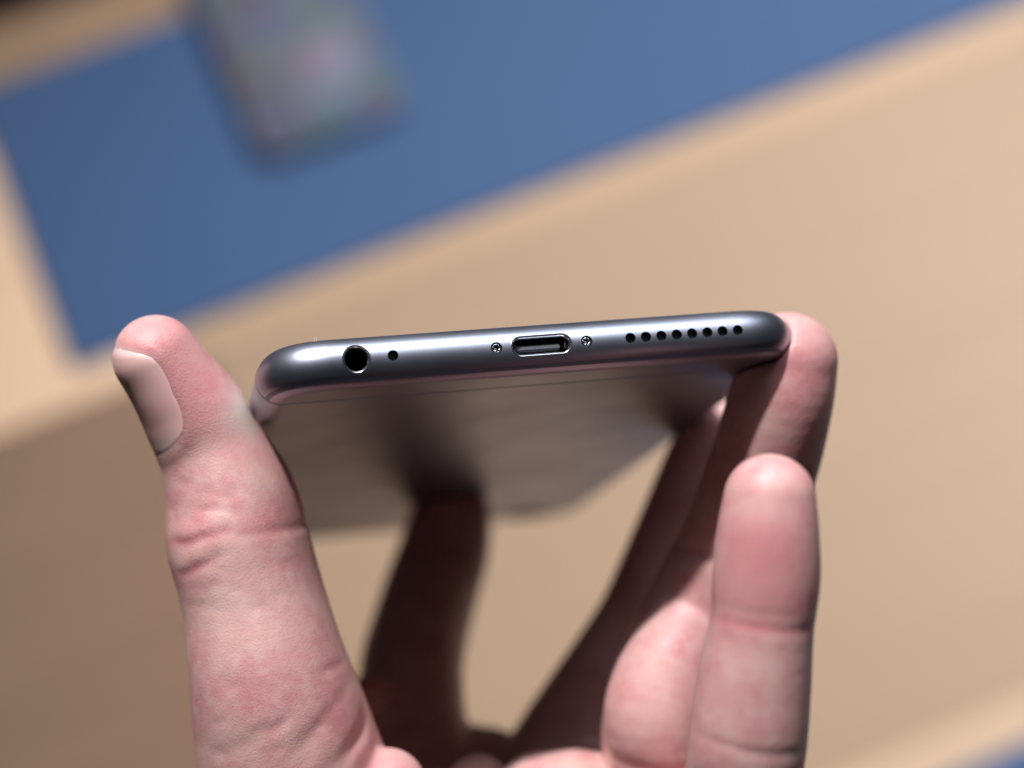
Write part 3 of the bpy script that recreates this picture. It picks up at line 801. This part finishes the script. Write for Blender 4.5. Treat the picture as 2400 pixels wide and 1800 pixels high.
# skin tone: redder pads, pale where the phone presses
ppx = 1200 + FPX * HV[:, 0] / -HV[:, 2]; ppy = 900 - FPX * HV[:, 1] / -HV[:, 2]; ppz = -HV[:, 2]
red = np.zeros(len(HV)); pale = np.zeros(len(HV))
def spot_tone(arr, p, r, amt):
    d = np.linalg.norm(HV - p, axis=1); arr += amt * np.exp(-(d / r) ** 2)
spot_tone(red, px(400, 800, 270), 7.5, 0.50); spot_tone(red, px(480, 930, 271), 6, 0.38); spot_tone(red, px(540, 1010, 273), 4, 0.22)
spot_tone(red, px(1790, 1290, 242), 5, 0.55); spot_tone(red, px(1790, 1410, 242), 5, 0.52); spot_tone(red, px(1840, 1180, 243), 5, 0.18)
spot_tone(red, px(1900, 940, 281), 6, 0.35); spot_tone(red, px(1850, 800, 279), 8, 0.2)
spot_tone(red, px(1540, 1620, 290), 6, 0.25); spot_tone(red, px(800, 1700, 273), 6, 0.25); spot_tone(red, px(930, 1780, 277), 5, 0.3)
spot_tone(red, px(600, 1240, 271), 3, 0.2); spot_tone(red, px(440, 1265, 271), 2.5, 0.35); spot_tone(red, px(450, 1335, 271), 2.5, 0.3)
spot_tone(pale, px(566, 955, 276), 2.6, 0.95); spot_tone(pale, px(580, 1000, 276), 2.6, 0.6); spot_tone(pale, px(560, 1400, 271), 8, 0.2); spot_tone(pale, px(560, 975, 272), 3.2, 0.45)
def line_tone(line, w, amt, zmax):
    P = np.array(line, float); best = np.full(len(HV), 1e9)
    for a, b in zip(P[:-1], P[1:]):
        ba = b - a; h = np.clip(((ppx - a[0]) * ba[0] + (ppy - a[1]) * ba[1]) / (ba @ ba), 0, 1)
        best = np.minimum(best, np.hypot(ppx - a[0] - h * ba[0], ppy - a[1] - h * ba[1]))
    red[:] += np.where(ppz < zmax, amt * np.exp(-(best / w) ** 2), 0)
line_tone([(386, 1262), (410, 1272), (445, 1270), (490, 1256), (530, 1243)], 10, 0.5, 284)
line_tone([(405, 1342), (425, 1348), (460, 1332), (505, 1308)], 10, 0.5, 284)
line_tone([(1668, 1452), (1720, 1462), (1790, 1474), (1860, 1482), (1918, 1480)], 12, 0.45, 250)
line_tone([(560, 1252), (620, 1243), (680, 1240), (728, 1236)], 8, 0.3, 290)
hand_origin = to_world(np.array([6.0, -176.0, -280.0]))
HW = CV + (HV * .001) @ RC.T - hand_origin
me = bpy.data.meshes.new('hand')
me.vertices.add(len(HW)); me.vertices.foreach_set('co', HW.astype(np.float32).ravel())
me.loops.add(HF.size); me.loops.foreach_set('vertex_index', HF.astype(np.int32).ravel())
me.polygons.add(len(HF)); me.polygons.foreach_set('loop_start', np.arange(0, HF.size, 4, dtype=np.int32))
me.update(calc_edges=True); me.validate()
me.polygons.foreach_set('use_smooth', [True] * len(me.polygons))
ca = me.attributes.new('tone', 'FLOAT_COLOR', 'POINT')
ca.data.foreach_set('color', np.stack([np.clip(red, 0, 1), np.clip(pale, 0, 1), np.zeros_like(red), np.ones_like(red)], 1).astype(np.float32).ravel())
hand = link_mesh('hand', me, M_SKIN); hand.location = hand_origin
tag(hand, 'left hand gripping the phone between thumb and bent fingers', 'hand')

# the nail plate itself: lies on the finished skin, bridging its small hollows
NR = np.zeros((NA + 1, NB + 1)); NC = np.zeros((NA + 1, NB + 1, 3))
for i in range(NA + 1):
    for j in range(NB + 1):
        NC[i, j] = nail_c[i, j]; NR[i, j] = hit(np.r_[nail_c[i, j], 0], nail_dir[i, j])
av = np.linspace(-1, 1, NA + 1); NFIT = np.zeros_like(NR)
for j in range(NB + 1): NFIT[:, j] = np.polyval(np.polyfit(av[2:], NR[2:, j], 2), av)
NR2 = np.minimum(np.maximum(NFIT, NR + 0.03), NR + 0.06 + 0.3 * (1 - av[:, None] ** 2))
for _ in range(12):
    P_ = np.pad(NR2, 1, mode='edge'); NR2 = 0.5 * NR2 + 0.125 * (P_[:-2, 1:-1] + P_[2:, 1:-1] + P_[1:-1, :-2] + P_[1:-1, 2:])
NR2 = np.maximum(NR2, NR + 0.025)
NVv = []; NT = []
for i in range(NA + 1):
    for j in range(NB + 1):
        a, b = -1 + 2 * i / NA, -1 + 2 * j / NB
        ed = max(abs(a), abs(b)); off = 0.05 * (1 - ed ** 6)
        if i in (0, NA) or j in (0, NB): off = NR[i, j] - NR2[i, j] - 0.03
        NVv.append(NC[i, j] + nail_dir[i, j] * (NR2[i, j] + off))
        lun = np.exp(-(((a - 0.98) / 0.34) ** 2) - (b / 0.75) ** 2)
        free = np.exp(-(((a + 1.0) / 0.14) ** 2))
        rd = 0.5 * np.exp(-(((a - 0.42) / 0.26) ** 2) - ((b + .35) / .5) ** 2)
        NT.append((rd, min(1, 0.7 * lun + 0.45 * free), 0, 1))
NFf = []
for i in range(NA):
    for j in range(NB):
        q = i * (NB + 1) + j; NFf.append((q, q + 1, q + NB + 2, q + NB + 1))
nv = CV + (np.array(NVv) * .001) @ RC.T - hand_origin
nme = mesh_from('thumb_nail', nv, NFf)
bm = bmesh.new(); bm.from_mesh(nme); bmesh.ops.recalc_face_normals(bm, faces=bm.faces[:]); bm.to_mesh(nme); bm.free()
ca = nme.attributes.new('tone', 'FLOAT_COLOR', 'POINT'); ca.data.foreach_set('color', np.array(NT, np.float32).ravel())
nail = link_mesh('thumb_nail', nme, M_NAIL, hand)

# two specks of lint caught on the upper edge of the phone
M_LINT = simple('pale_lint', (0.8, 0.76, 0.72), 0.8)
for sp, ln_, lean, which in ((-31.6, 0.95, 0.10, 'left'), (-30.9, 1.05, 0.04, 'right')):
    i = int(np.argmin(np.abs(OP[:, 0] - sp) + 1000 * (OP[:, 1] > 5)))
    q = surf(math.radians(74), 0.0, np.array([i]))[0]
    Vv = []; Ff = []
    for k in range(5):
        f = k / 4; c = q + np.array([lean * f * f - .02, -0.10 + 0.05 * f, ln_ * (f - .45)]); rr_ = 0.035 * (1 - .5 * f)
        for m_ in range(5):
            a = 2 * math.pi * m_ / 5; Vv.append(c + np.array([rr_ * math.cos(a), rr_ * math.sin(a), 0]))
    for k in range(4):
        for m_ in range(5):
            j = (m_ + 1) % 5; Ff.append((k * 5 + m_, k * 5 + j, (k + 1) * 5 + j, (k + 1) * 5 + m_))
    lint = link_mesh('lint_fibre', mesh_from('lint_fibre', np.array(Vv) * .001, Ff), M_LINT)
    lint.matrix_world = PM
    tag(lint, 'tiny pale lint fibre on the phone edge above the socket, %s one of two' % which, 'lint', 'lint fibres on the phone')
